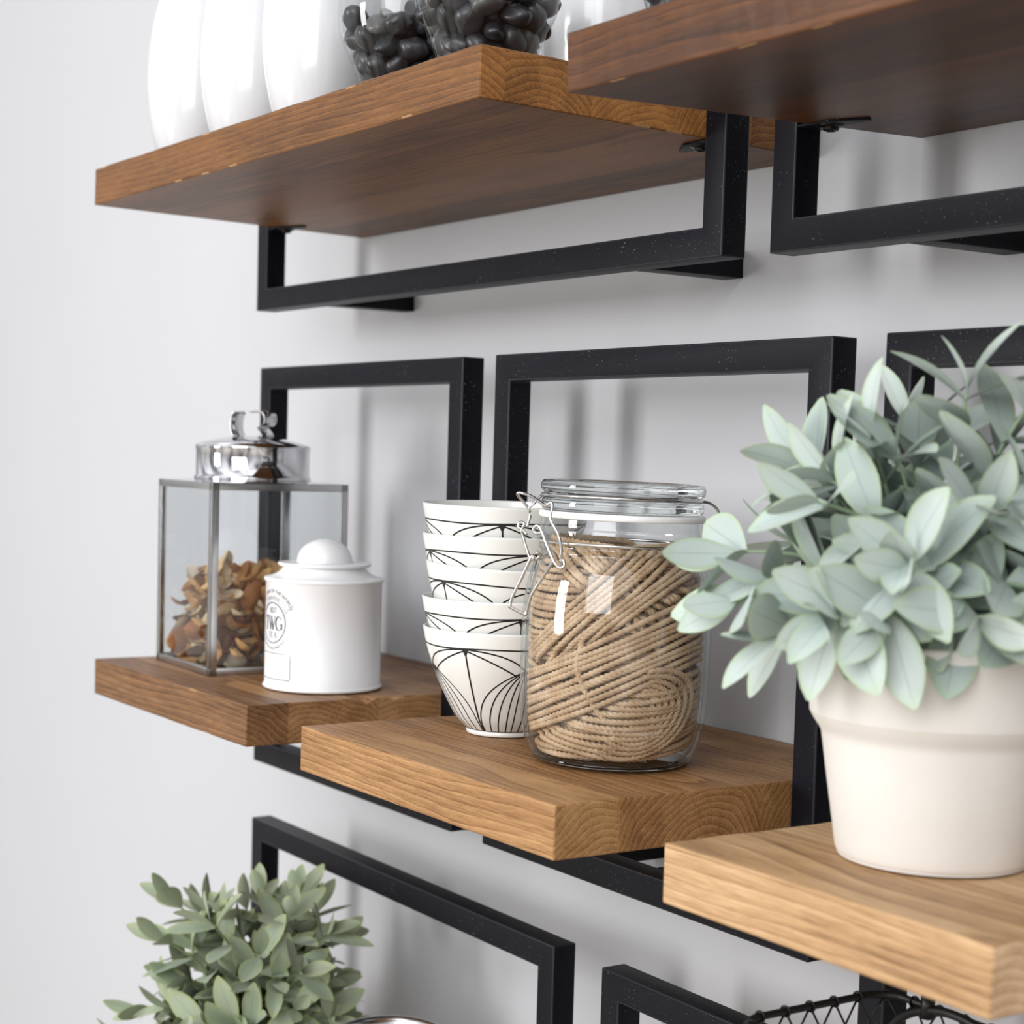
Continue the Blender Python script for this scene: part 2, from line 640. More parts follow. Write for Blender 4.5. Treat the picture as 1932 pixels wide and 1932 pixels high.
A_Z, A_T = 22.0, -.0179
D_Z, D_T = 21.8, .0308
C_Z, B_Z, E_Z = -32.586, -32.645, -32.995
zA = lambda y: A_Z + A_T * (y + 10)
zD = lambda y: D_Z + D_T * (y + 10)
FT, FB, LT = 1.437, -46.30, -53.398
H = FT - FB
L_Z = LT - (FT - C_Z)
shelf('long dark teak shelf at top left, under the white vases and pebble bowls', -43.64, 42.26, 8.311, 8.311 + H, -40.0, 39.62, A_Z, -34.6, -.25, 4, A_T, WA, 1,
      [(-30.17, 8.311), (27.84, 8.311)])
shelf('red-brown shelf cut off by the top right corner of the photo', 47.99, 134.0, 8.06, 8.06 + H, 51.3, 130.5, D_Z, -34.98, -.25, 4.1, D_T, WD, 2,
      [(60.2, 8.06), (120, 8.06)])
shelf('mid-brown teak shelf holding the glass lantern and white tin', -42.18, 3.60, FB, FT, -39.0, .98, C_Z, -34.36, -.25, 4, 0, WC, 3,
      [(-31, FB), (-10, FB)], [(1, -21.5, 1.6, .9), (1, -18.0, 1.8, .5)])
shelf('teak shelf with ringed end grain, under the twine jar and bowl stack', 9.46, 55.40, FB, FT, 13.6, 52.69, B_Z, -35.0, -.25, 4, 0, WB, 4,
      [(20, FB), (33.6, FB)])
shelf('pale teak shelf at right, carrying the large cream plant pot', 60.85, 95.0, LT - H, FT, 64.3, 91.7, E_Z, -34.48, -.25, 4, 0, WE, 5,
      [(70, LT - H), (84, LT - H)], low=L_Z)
shelf('lowest shelf at left, only its black frame showing behind the small bushy plant', -42.27, 22.09, LT - H, LT, -39.3, 19.3, L_Z, -34.4, -.25, 4, 0, WC, 6,
      [(-31, LT - H), (8, LT - H)])
shelf('lowest shelf at bottom right, only its black frame corner showing', 29.48, 59.7, LT - H, LT, 32.3, 57.0, L_Z, -34.4, -.25, 4, 0, WB, 7,
      [(36, LT - H), (50, LT - H)])

# ---------------------------------------------------------------- white vases
VP = [(0, .1), (3.9, .1), (4.2, .3), (4.75, 1.6), (5.3, 3.4), (5.75, 5.8), (6.0, 8.4), (6.02, 10.6), (5.85, 13), (5.4, 16), (4.7, 18.8), (3.8, 21.2), (3.0, 23), (2.6, 24.4), (2.7, 25.6), (2.95, 26.2), (2.8, 26.4), (2.5, 25.6), (2.35, 24.4), (2.8, 22.4), (2.2, 20.0)]


def spline2(prof, n=4):
    return [(max(p.x, 0), p.y) for p in smooth_path([(a, b, 0) for a, b in prof], n)]


first = None
for x, y, lab in ((-33.0, -25, 'white glazed ovoid vase nearest the left end of the top left shelf'),
                  (-18.4, -25, 'white glazed ovoid vase in the middle of the row of three'),
                  (-3.8, -25, 'white glazed ovoid vase beside the left pebble bowl'),
                  (18.2, -7.2, 'white glazed vase against the wall behind the right-hand pebble bowl')):
    if first is None:
        o = MB().lathe(spline2(VP[1:]), 72).add([(0, 0, .1)], []).build('ceramic_vase', CERAMIC)
        first = o
    else:
        o = first.copy()
        C.objects.link(o)
    o.location = W(x, y, zA(y) + .06)
    tag(o, lab, 'vase', 'white ceramic vases on the top shelf')

# ---------------------------------------------------------------- pebble bowls
BP = [(2.9, .05), (3.3, .3), (3.9, 2.2), (4.6, 4.2), (5.4, 5.9), (6.05, 7.4), (6.35, 9.0), (6.32, 10.6), (6.05, 12.6), (5.6, 14.6), (5.0, 16.8), (4.7, 18.2), (4.75, 19)]


def rad_at(prof, z):
    for (r0, z0), (r1, z1) in zip(prof, prof[1:]):
        if z <= z1: return r0 + (r1 - r0) * (z - z0) / max(z1 - z0, 1e-6)
    return prof[-1][0]


pebs = []
for k in range(5):
    bm = bmesh.new()
    bmesh.ops.create_icosphere(bm, subdivisions=3, radius=1)
    ax = ((1.2, .98, .74), (1.1, .9, .82), (1.3, .86, .72), (1.02, 1.0, .84), (1.18, 1.04, .7))[k]
    for v in bm.verts:
        c = v.co.copy()
        v.co *= 1 + .26 * mnoise.noise(c * 1.0 + Vector((k * 7, 0, 0))) + .05 * mnoise.noise(c * 2.1 + Vector((k * 3, 2, 0)))
        v.co = Vector((v.co.x * ax[0], v.co.y * ax[1], v.co.z * ax[2])) * S
    for q in bm.faces: q.smooth = True
    me = bpy.data.meshes.new('pebble')
    bm.to_mesh(me)
    bm.free()
    me.materials.append(PEB)
    pebs.append(me)


def pack(n, rng, zmax, rmin, rmax, it=420):
    r = rng.uniform(rmin, rmax, n)
    p = np.c_[rng.uniform(-3, 3, n), rng.uniform(-3, 3, n), rng.uniform(2, zmax + 10, n)]
    zs = np.array([q[1] for q in BP])
    rs = np.array([q[0] for q in BP]) - .12
    for i in range(it):
        p[:, 2] -= .10
        for _ in range(2):
            d = p[:, None] - p[None]
            L = np.sqrt((d ** 2).sum(2)) + np.eye(n) * 9 + 1e-6
            ov = np.maximum(0, (r[:, None] + r[None]) * .95 - L)
            np.fill_diagonal(ov, 0)
            p += ((d / L[..., None]) * (ov * .42)[..., None]).sum(1)
            R = np.interp(p[:, 2], zs, rs) - r * .96
            q = np.hypot(p[:, 0], p[:, 1])
            s = np.where(q > R, np.maximum(R, .05) / np.maximum(q, 1e-6), 1)
            p[:, 0] *= s
            p[:, 1] *= s
            p[:, 2] = np.maximum(p[:, 2], .3 + r * .8)
    return p, r


def pebble_bowl(x, y, z, n, seed, label, plabel, group):
    t = thing('glass_bowl', label, 'glass vase', (x, y, z + .03), 'clear glass vases of black pebbles')
    part('glass_wall', MB().lathe(spline2(BP), 72), GLASS, t)
    part('glass_base', MB().lathe([(0, .02), (2.7, .02), (3.1, .1), (3.25, .3), (2.9, .5), (0, .5)], 48), THICK, t)
    rng = np.random.default_rng(seed)
    p, r = pack(n, rng, 11, .95, 1.42)
    for i in range(n):
        o = bpy.data.objects.new('pebble', pebs[rng.integers(5)])
        C.objects.link(o)
        o.location = W(x + p[i, 0], y + p[i, 1], z + p[i, 2])
        o.rotation_euler = tuple(rng.uniform(0, 6.28, 3) * np.array((.12, .12, 1)) + rng.normal(0, .35, 3))
        o.scale = (r[i] * .98,) * 3
        tag(o, plabel, 'pebble', group)


pebble_bowl(9.0, -23.2, zA(-23.2), 84, 3, 'rounded clear glass bowl of black pebbles, the left one on the top shelf',
            'smooth black pebble in the left glass bowl on the top shelf', 'black pebbles in the left glass bowl')
pebble_bowl(22.6, -23.2, zA(-23.2), 92, 5, 'rounded clear glass bowl of black pebbles at the right end of the top left shelf',
            'smooth black pebble in the glass bowl at the shelf corner', 'black pebbles in the right glass bowl')
pebble_bowl(57.0, -28.0, zD(-28.0), 60, 8, 'glass bowl of black pebbles barely showing over the top right shelf edge',
            'black pebble in the bowl on the top right shelf', 'black pebbles on the top right shelf')

# ---------------------------------------------------------------- lantern with potpourri
lan = thing('glass_lantern', 'square glass and steel lantern canister with round chrome lid, full of dried petals', 'lantern', (-27.6, -20.5, C_Z + .02), rot=(0, 0, -.04))
hs, LH = 8.0, 20.6
fr = MB()
w = .85
for sx in (-1, 1):
    for sy in (-1, 1):
        q = MB()
        x, y = sx * hs, sy * hs
        # an L-shaped corner strip
        q.box((min(x, x - sx * w), min(y, y - sy * .16), 0), (max(x, x - sx * w), max(y, y - sy * .16), LH))
        q.box((min(x, x - sx * .16), min(y, y - sy * w), 0), (max(x, x - sx * .16), max(y, y - sy * w), LH))
        part('corner_post', q, STEEL, lan, bevel=.04)
for z0, z1, nm in ((0, .8, 'bottom_rim'), (LH - .8, LH, 'top_rim')):
    q = MB()
    for sx in (-1, 1):
        q.box((min(sx * hs, sx * (hs - .18)), -hs, z0), (max(sx * hs, sx * (hs - .18)), hs, z1))
        q.box((-hs, min(sx * hs, sx * (hs - .18)), z0), (hs, max(sx * hs, sx * (hs - .18)), z1))
    part(nm, q, STEEL, lan, bevel=.04)
part('base_plate', MB().box((-hs + .2, -hs + .2, .02), (hs - .2, hs - .2, .22)), STEEL, lan)
tp = MB()
vv = [(-hs, -hs, LH), (hs, -hs, LH), (hs, hs, LH), (-hs, hs, LH)]
vv += [(6.4 * math.cos(2 * PI * i / 48), 6.4 * math.sin(2 * PI * i / 48), LH + .25) for i in range(48)]
ff = []
for i in range(48):
    ang = (i + .5) / 48 * 360
    c = 2 if ang < 90 else 3 if ang < 180 else 0 if ang < 270 else 1
    ff.append((4 + i, c, 4 + (i + 1) % 48))
for a, b, i in ((1, 2, 0), (2, 3, 12), (3, 0, 24), (0, 1, 36)):
    ff.append((a, b, 4 + i))
tp.add(vv, ff, 0, False)
part('top_plate', tp, CHROME, lan)
for sx in (-1, 1):
    part('glass_pane', MB().box((min(sx * 7.7, sx * 7.78), -7.6, .8), (max(sx * 7.7, sx * 7.78), 7.6, LH - .4)), PANE, lan)
    part('glass_pane', MB().box((-7.6, min(sx * 7.7, sx * 7.78), .8), (7.6, max(sx * 7.7, sx * 7.78), LH - .4)), PANE, lan)
lid = part('lid', MB().lathe(spline2([(6.2, LH + .1), (6.5, LH + .25), (6.45, LH + .6), (6.32, LH + .75)], 2) +
                             [(6.32, LH + 3.4), (6.4, LH + 3.7), (6.42, LH + 3.9), (6.25, LH + 4.1), (5.0, LH + 4.5), (3.2, LH + 4.9), (1.4, LH + 5.1), (0.01, LH + 5.15)], 72), CHROME, lan)
kn = MB()
prof = smooth_path([(-1.9, 0, .1), (-2.25, 0, .9), (-2.2, 0, 2.2), (-1.7, 0, 2.85), (0, 0, 2.8), (1.6, 0, 2.9), (2.2, 0, 2.3), (2.05, 0, 1.4), (1.2, 0, 1.1), (1.7, 0, .5), (1.9, 0, .1)], 5)
kv, kf = [], []
for p in prof:
    for yy, dd in ((-1.3, 0), (1.3, 0), (1.3, .16), (-1.3, .16)):
        s = 1 - dd / 3.2
        kv.append((p.x * s, yy, LH + 5.0 + p.z * s))
for i in range(len(prof) - 1):
    for a in range(4):
        b = (a + 1) % 4
        kf.append((i * 4 + a, i * 4 + b, i * 4 + 4 + b, i * 4 + 4 + a))
kn.add(kv, kf)
ko = part('lid_knob', kn, CHROME, lan)
ko.rotation_euler = (0, 0, math.radians(35))

petals = []
for k in range(6):
    rr = random.Random(40 + k)
    m = MB()
    L, Wd = ((3.0, 2.3), (2.6, 2.5), (3.4, 1.9), (2.3, 2.0), (3.0, 1.4), (2.0, 1.8))[k]
    cu, cv_ = rr.uniform(.5, 1.1), rr.uniform(.4, 1.0)
    v, f = [], []
    NU, NV = 9, 7
    for i in range(NU):
        tt = i / (NU - 1)
        for j in range(NV):
            s = j / (NV - 1) * 2 - 1
            wd = Wd * .5 * math.sin(PI * (.06 + .9 * tt ** .75)) ** .7
            x = (tt - .5) * L
            y = s * wd
            z = cu * (s * s) * .7 * wd + cv_ * (tt - .5) ** 2 * L * .6 + .16 * mnoise.noise(Vector((x * 1.2, y * 1.4, k * 5)))
            z += .10 * math.sin(9 * s + 5 * tt + k) * abs(s)
            v.append((x, y, z))
    for i in range(NU - 1):
        for j in range(NV - 1):
            f.append((i * NV + j, i * NV + j + 1, (i + 1) * NV + j + 1, (i + 1) * NV + j))
    nv = len(v)
    v += [(a, b, c - .06) for a, b, c in v]
    f += [tuple(x + nv for x in q[::-1]) for q in f]
    o = m.add(v, f).build('petal_source', PETAL)
    petals.append(o.data)
    bpy.data.objects.remove(o)
rng = np.random.default_rng(11)
npet = 0
for layer in range(12):
    zz = .9 + layer * 1.05
    for q in range(26):
        for _ in range(30):
            x, y = rng.uniform(-6.7, 6.7, 2)
            # most petals lie against the panes, where they can be seen
            if max(abs(x), abs(y)) > 4.2 or rng.random() < .12: break
        top = 10.6 + 1.3 * math.cos(x * .5 + .6) * math.cos(y * .4) + .08 * x
        if zz > top: continue
        o = bpy.data.objects.new('dried_petal', petals[rng.integers(6)])
        C.objects.link(o)
        ca, sa = math.cos(-.04), math.sin(-.04)
        o.location = W(-27.6 + x * ca - y * sa, -20.5 + x * sa + y * ca, C_Z + zz + rng.uniform(-.3, .5))
        o.rotation_euler = (rng.normal(0, .8), rng.normal(0, .8), rng.uniform(0, 6.28))
        o.scale = (rng.uniform(.95, 1.3),) * 3
        tag(o, 'curled brown or cream dried petal in the glass lantern', 'dried petal', 'dried petals in the lantern')
        npet += 1

# ---------------------------------------------------------------- white tea tin
tin = thing('tea_tin', 'round white enamel tea tin with ball-topped lid and black print', 'tin', (-7.9, -21.6, C_Z + .05))
R = 5.95
part('body', MB().lathe([(0.01, .05), (5.9, .05), (6.1, .12), (6.15, .3), (6.05, .45), (R, .5), (R, 10.85), (6.05, 10.95), (6.15, 11.12), (6.1, 11.3), (5.95, 11.36), (5.6, 11.4), (5.0, 11.62), (4.5, 11.95), (4.25, 12.3), (4.2, 12.6)], 96), ENAMEL, tin)
lidt = part('lid', MB().lathe([(4.15, 12.45), (4.6, 12.5), (4.75, 12.6), (4.8, 12.72), (4.7, 12.84), (4.2, 12.84), (2.95, 12.9)], 72), ENAMEL, tin)
part('lid_ball', MB().lathe([(2.95, 12.85)] + [(2.85 * math.cos(a), 12.95 + 2.35 * math.sin(a)) for a in [i * PI / 2 / 14 for i in range(14)]] + [(0.01, 15.3)], 64), ENAMEL, lidt)
lab = MB()
A0 = math.radians(-87)


def cyl(x, y, off=.025):
    a = A0 + x / R
    return ((R + off) * math.cos(a), (R + off) * math.sin(a), y)


def poly(pts, z0=0):
    lab.add([cyl(x, y) for x, y in pts], [tuple(range(len(pts)))], 0, False)


def stroke(pts, w):
    n = len(pts)
    v = []
    for i in range(n):
        a, b = pts[max(i - 1, 0)], pts[min(i + 1, n - 1)]
        dx, dy = b[0] - a[0], b[1] - a[1]
        L = math.hypot(dx, dy) or 1
        ww = w[i] if isinstance(w, list) else w
        ox, oy = -dy / L * ww / 2, dx / L * ww / 2
        v += [cyl(pts[i][0] + ox, pts[i][1] + oy), cyl(pts[i][0] - ox, pts[i][1] - oy)]
    lab.add(v, [(2 * i, 2 * i + 1, 2 * i + 3, 2 * i + 2) for i in range(n - 1)], 0, False)


def rect(x0, y0, x1, y1): poly([(x0, y0), (x1, y0), (x1, y1), (x0, y1)])


def letter(ch, x, y, w, h):
    tk, tn = h * .17, h * .055
    if ch == 'T':
        rect(x, y + h - tn, x + w, y + h)
        rect(x + w / 2 - tk / 2, y, x + w / 2 + tk / 2, y + h)
        rect(x, y + h * .8, x + tn, y + h)
        rect(x + w - tn, y + h * .8, x + w, y + h)
        rect(x + w * .25, y, x + w * .75, y + tn)
    elif ch == 'W':
        for a, b, c in ((.08, .32, tk), (.32, .52, tn), (.44, .68, tk), (.68, .92, tn)):
            up_ = a in (.32, .68)
            p, q = ((x + w * a, y), (x + w * b, y + h)) if up_ else ((x + w * a, y + h), (x + w * b, y))
            stroke([p, q], c)
        for a in (.08, .46, .92): rect(x + w * (a - .1), y + h - tn, x + w * (a + .1), y + h)
    elif ch == 'G':
        pts, ws = [], []
        for i in range(25):
            a = math.radians(48 + i * 270 / 24)
            pts.append((x + w / 2 + math.cos(a) * w * .42, y + h / 2 + math.sin(a) * h * .48))
            ws.append(tn + (tk - tn) * max(0, -math.cos(a)) ** .7 if math.cos(a) < 0 else tn)
        stroke(pts, ws)
        rect(x + w * .78, y + h * .06, x + w * .78 + tk, y + h * .45)
        rect(x + w * .6, y + h * .42, x + w * 1.06, y + h * .42 + tn)
        rect(x + w * .80, y + h * .68, x + w * .80 + tn, y + h * .94)
    elif ch == 'E':
        rect(x + w * .15, y, x + w * .15 + tk, y + h)
        for b, l in ((0, .9), (h - tn, .85), (h * .5 - tn / 2, .65)): rect(x, y + b, x + w * l, y + b + tn)
        rect(x + w * .85, y, x + w * .9, y + h * .25)
        rect(x + w * .8, y + h * .75, x + w * .85, y + h)
        rect(x + w * .62, y + h * .4, x + w * .67, y + h * .6)
    elif ch == 'A':
        stroke([(x + w * .12, y), (x + w * .5, y + h)], tn)
        stroke([(x + w * .46, y + h), (x + w * .86, y)], tk)
        rect(x + w * .24, y + h * .33, x + w * .72, y + h * .33 + tn)
        rect(x, y, x + w * .26, y + tn)
        rect(x + w * .68, y, x + w * 1.02, y + tn)


def font_mesh(txt, size):
    cu = bpy.data.curves.new('print_text', 'FONT')
    cu.body = txt
    cu.size = size
    cu.align_x = 'CENTER'
    o = bpy.data.objects.new('print_text', cu)
    C.objects.link(o)
    dg = bpy.context.evaluated_depsgraph_get()
    me = bpy.data.meshes.new_from_object(o.evaluated_get(dg))
    r = ([(v.co.x, v.co.y) for v in me.vertices], [tuple(p.vertices) for p in me.polygons])
    bpy.data.objects.remove(o)
    bpy.data.meshes.remove(me)
    bpy.data.curves.remove(cu)
    return r


ZC = 6.85
for ch, x, w in (('T', -1.62, .95), ('W', -.78, 1.35), ('G', .52, 1.12)):
    letter(ch, x, ZC - .72, w, 1.42)
for ch, x, w in (('T', -.8, .5), ('E', -.26, .46), ('A', .24, .58)):
    letter(ch, x, ZC - 1.55, w, .66)
v, f = font_mesh('1837', .86)
lab.add([cyl(x * .82, ZC + .98 + y) for x, y in v], f, 0, False)
for rr in (1.98, 2.08):
    stroke([(rr * math.cos(a), ZC + rr * math.sin(a)) for a in [2 * PI * i / 72 for i in range(73)]], .055)


def arc_text(txt, size, rad, top=True):
    v, f = font_mesh(txt, size)
    o = []
    for x, y in v:
        if top:
            a = PI / 2 - x / rad
            o.append(cyl((rad + y) * math.cos(a), ZC + (rad + y) * math.sin(a)))
        else:
            a = -PI / 2 + x / rad
            o.append(cyl((rad - y) * math.cos(a), ZC + (rad - y) * math.sin(a)))
    lab.add(o, f, 0, False)


arc_text('FINEST TEAS OF THE WORLD', .50, 3.05)
arc_text('GRANDS CRUS PRESTIGE', .42, 2.72, False)
for rr in (2.32, 2.72):
    stroke([(rr * math.cos(a), ZC + rr * math.sin(a)) for a in [math.radians(36 + i * 3) for i in range(37)]], .03)
for s in (1, -1):
    a = math.radians(36) if s > 0 else math.radians(144)
    p1, p2 = (2.32 * math.cos(a), ZC + 2.32 * math.sin(a)), (2.72 * math.cos(a), ZC + 2.72 * math.sin(a))
    stroke([p1, (p1[0] + s * .32, p1[1] - .30), (p1[0] + s * .42, p1[1] + .02), (p2[0] + s * .50, p2[1] - .16), p2], [.06, .09, .05, .06, .03])
v, f = font_mesh('MAISON DE THE', .30)
lab.add([cyl((2.42 + y) * math.cos(PI / 2 - x / 2.42), ZC + (2.42 + y) * math.sin(PI / 2 - x / 2.42)) for x, y in v], f, 0, False)
rb = []
for cx, cy, a0 in ((2.5, 3.6, 0), (-2.5, 3.6, 90), (-2.5, 1.4, 180), (2.5, 1.4, 270)):
    for i in range(5):
        a = math.radians(a0 + i * 22.5)
        rb.append((cx + .2 * math.cos(a), cy + .2 * math.sin(a)))
dense = []
for i in range(len(rb)):
    a, b = rb[i], rb[(i + 1) % len(rb)]
    n = max(1, int(math.hypot(b[0] - a[0], b[1] - a[1]) / .3))
    dense += [(a[0] + (b[0] - a[0]) * k / n, a[1] + (b[1] - a[1]) * k / n) for k in range(n)]
stroke(dense + [dense[0]], .075)
part('printed_label', lab, PRINT, tin)

# ---------------------------------------------------------------- bowl stack
BO = [(0.01, .18), (2.9, .18), (3.0, .02), (3.25, .02), (3.32, .25), (3.3, .42), (3.62, .75), (4.3, 1.5), (5.0, 2.7), (5.7, 4.1), (6.3, 5.5), (6.8, 6.95), (7.12, 8.2), (7.32, 9.2), (7.28, 9.32), (7.16, 9.3), (6.95, 8.3), (6.6, 7.0), (6.1, 5.6), (5.5, 4.2), (4.8, 2.9), (4.05, 1.75), (3.2, 1.05), (0.01, .9)]
OUT = spline2(BO, 3)[12:40]


def bowl_pt(deg, z, off=.02):
    r = rad_at(OUT, z) + off
    a = math.radians(deg)
    return (r * math.cos(a), r * math.sin(a), z)


def make_bowl_mesh():
    m = MB()
    m.lathe(spline2(BO, 3), 80)

    def line(pts, w):
        n = len(pts)
        v = []
        for i in range(n):
            (a0, z0), (a1, z1) = pts[max(i - 1, 0)], pts[min(i + 1, n - 1)]
            r = rad_at(OUT, pts[i][1])
            dx, dy = math.radians(a1 - a0) * r, (z1 - z0)
            L = math.hypot(dx, dy) or 1
            ox, oy = -dy / L * w / 2, dx / L * w / 2
            for s in (1, -1):
                v.append(bowl_pt(pts[i][0] + math.degrees(s * ox / r), pts[i][1] + s * oy))
        m.add(v, [(2 * i, 2 * i + 1, 2 * i + 3, 2 * i + 2) for i in range(n - 1)], 1, False)

    def quad(p, c, q, w, n=16):
        line([((1 - t) ** 2 * p[0] + 2 * t * (1 - t) * c[0] + t * t * q[0], (1 - t) ** 2 * p[1] + 2 * t * (1 - t) * c[1] + t * t * q[1]) for t in [i / n for i in range(n + 1)]], w)

    line([(i * 3, 7.95 + .05 * math.sin(math.radians(i * 12))) for i in range(121)], .13)
    line([(i * 3, .5) for i in range(121)], .07)
    for k in range(4):
        u = k * 90
        for s in (1, -1):
            quad((u, 7.9), (u + s * 34, 7.75), (u + s * 45, 6.1), .13)
            quad((u, 7.8), (u + s * 18, 7.1), (u + s * 38, 5.75), .13)
            for j, (dz, cc) in enumerate(((2.0, 1.0), (12, 14), (22, 24), (32, 33), (40, 40))):
                quad((u + s * 45, 6.2), (u + s * (cc + 1), 4.2), (u + s * dz, .5), .11)
        quad((u, 7.85), (u + 1.5, 4), (u, .5), .15)
        m.add([bowl_pt(u - 3, 7.95), bowl_pt(u, 7.2), bowl_pt(u + 3, 7.95)], [(0, 1, 2)], 1, False)
    return m


bm0 = None
tilts = [(0, 0, 0), (2.72, .012, .00), (5.5, -.018, .03), (8.12, .0, .0), (10.75, .004, .012)]
labs = ['white porcelain bowl with fan line pattern at the bottom of the stack',
        'second bowl up in the stack of five white line-patterned bowls',
        'tilted middle bowl of the stack of white line-patterned bowls',
        'second bowl from the top of the white line-patterned stack',
        'topmost white line-patterned bowl, open and empty, on the stack']
rots = [-63, -22, -86, -12, -36]
for k in range(5):
    if bm0 is None:
        o = bm0 = make_bowl_mesh().build('porcelain_bowl', (PORCELAIN, INK))
    else:
        o = bm0.copy()
        C.objects.link(o)
    dz, tx, ty = tilts[k]
    o.location = W(24.1 - .12 * k, -20.4 - .02 * k, B_Z + .07 + dz)
    # tilt about the axes, turned so each bowl shows another stretch of the pattern
    o.rotation_euler = (Matrix.Rotation(tx, 3, 'X') @ Matrix.Rotation(ty, 3, 'Y') @ Matrix.Rotation(math.radians(rots[k]), 3, 'Z')).to_euler()
    tag(o, labs[k], 'bowl', 'stacked patterned bowls')

# ---------------------------------------------------------------- clip-top jar of twine
JX, JY = 39.6, -20.3
jar = thing('clip_top_jar', 'clear glass clip-top jar with wire clasp, filled with coiled jute twine', 'jar', (JX, JY, B_Z + .05))
JP = [(5.6, .12), (6.0, .12), (6.35, .3), (6.75, .95), (7.2, 2.2), (7.5, 4.0), (7.62, 6.5), (7.66, 9.5), (7.62, 12.0), (7.45, 13.8), (7.1, 15.3), (6.65, 16.3), (6.35, 16.8), (6.5, 17.05), (6.62, 17.25), (6.5, 17.5), (6.3, 17.65), (6.5, 17.85), (6.66, 18.1), (6.66, 18.6), (6.55, 18.9), (6.5, 19.5)]
INNER = [(r - .38, z + (.35 if i < 3 else 0)) for i, (r, z) in enumerate(JP[1:])]
part('glass_body', MB().lathe(spline2(JP, 3), 96), GLASS, jar)
part('glass_inner_wall', MB().lathe(spline2(INNER, 3), 96), GLASS, jar)
part('glass_base', MB().lathe([(0.01, .35), (4.8, .32), (5.5, .05), (6.05, .1), (6.3, .4), (6.2, .6), (5.6, .62), (0.01, .58)], 72), THICK, jar)
part('rubber_seal', MB().lathe([(5.6, 19.55), (6.55, 19.55), (6.68, 19.66), (6.68, 19.98), (6.55, 20.08), (5.6, 20.08)], 72, close=True), RUBBER, jar)
jl = part('glass_lid', MB().lathe(spline2([(0.01, 20.1), (5.4, 20.1), (6.3, 20.12), (6.5, 20.35), (6.5, 20.9), (6.3, 21.2), (6.1, 21.32), (6.25, 21.45), (6.5, 21.62), (6.62, 21.95), (6.55, 22.35), (6.3, 22.55), (5.8, 22.55), (5.3, 22.35), (4.6, 22.2), (0.01, 22.2)], 3), 96), THICK, jar)
AZ = math.atan2(-106.66 - JY, 152.92 - JX)         # towards where the jar is looked at from
er = Vector((-math.sin(AZ), math.cos(AZ), 0))       # right of that
ef = Vector((math.cos(AZ), math.sin(AZ), 0))


def J(px, py, f):
    """clasp point from its sideways offset, height and how far it stands towards the front"""
    return er * ((px - 1166) / 23.3) + ef * f + Vector((0, 0, (1431 - py) / 23.3))


def ring(rad, z, n=64, r=.12, a0=0, a1=360):
    pts = [(rad * math.cos(math.radians(a0 + (a1 - a0) * i / n)), rad * math.sin(math.radians(a0 + (a1 - a0) * i / n)), z) for i in range(n if a1 - a0 >= 360 else n + 1)]
    return MB().tube(pts, r, 8, closed=(a1 - a0 >= 360))


cq = lambda x, y, f: J(940 + x / 4.6, 890 + y / 4.6, f)
clasp = part('clasp', MB().tube(smooth_path([cq(560, 780, 5.3), cq(545, 720, 5.45), cq(548, 640, 5.5), cq(515, 520, 5.4), cq(445, 400, 5.0), cq(455, 300, 4.8), cq(440, 262, 4.7), cq(390, 290, 4.3), cq(290, 235, 3.0), cq(200, 208, 1.5), cq(140, 205, 1.2), cq(150, 240, .9), cq(195, 290, .7), cq(250, 370, .7), cq(238, 450, .7), cq(228, 490, .8)], 5), .13, 8), WIRE, jar)
lv = MB()
lv.tube(smooth_path([cq(330, 700, 1.2), cq(350, 735, 1.0), cq(320, 765, .9), cq(290, 740, 1.0), cq(270, 770, 1.0), cq(200, 940, .9), cq(135, 1090, .8), cq(112, 1180, .8), cq(130, 1195, 1.1), cq(255, 1222, 3.4), cq(275, 1190, 3.6), cq(305, 1060, 3.9), cq(395, 900, 4.6), cq(470, 775, 5.3), cq(490, 745, 5.5)], 5), .14, 8)
part('clasp_lever', lv, WIRE, jar)
ln = MB()
ln.tube(smooth_path([cq(230, 560, .8), cq(190, 520, .6), cq(150, 500, .5), cq(165, 460, .5), cq(205, 470, .7), cq(185, 530, .6), cq(215, 630, .7), cq(255, 735, .9), cq(280, 775, 1.0), cq(300, 745, 1.0)], 5), .13, 8)
ln.tube(smooth_path([cq(370, 520, 4.2), cq(330, 530, 4.0), cq(300, 505, 3.9), cq(325, 465, 4.0), cq(365, 490, 4.3), cq(420, 610, 4.8), cq(500, 760, 5.5), cq(545, 800, 5.7), cq(580, 775, 5.7), cq(570, 735, 5.6), cq(540, 745, 5.5)], 5), .13, 8)
part('clasp_link', ln, WIRE, jar)
part('neck_wire', ring(6.62, 17.65), WIRE, jar)
bail = ring(6.45, 21.33)
bail.tube([er * -6.4 + Vector((0, 0, 21.3)) + ef * .9, cq(240, 330, .8), cq(250, 372, .7)], .12, 8)
bail.tube(smooth_path([er * 6.2 + ef * 1.5 + Vector((0, 0, 21.3)), er * 6.9 + ef * 1.2 + Vector((0, 0, 21.2)), er * 7.6 + ef * .9 + Vector((0, 0, 20.6)), er * 7.8 + ef * .8 + Vector((0, 0, 19.5)), er * 7.7 + ef * .8 + Vector((0, 0, 18.4)), er * 7.0 + ef * .8 + Vector((0, 0, 17.7))], 5), .12, 8)
part('lid_wire', bail, WIRE, jar)
hg = MB()
for dz in (0, .28):
    hg.tube([er * 7.35 + ef * (.9 + dz) + er * (.42 * math.cos(a)) + Vector((0, 0, 18.3 + .55 * math.sin(a))) for a in [2 * PI * i / 16 for i in range(16)]], .11, 8, closed=True)
part('hinge_coil', hg, WIRE, jar)
jar.rotation_euler = Matrix.Rotation(math.radians(-1.0), 3, ef).to_euler()

# twine: one long jute cord wound in skeins
rt_ = random.Random(9)
tw_v, tw_f = [], []


def jar_in(z):
    return rad_at(INNER, min(max(z, .8), 19.4)) - .34


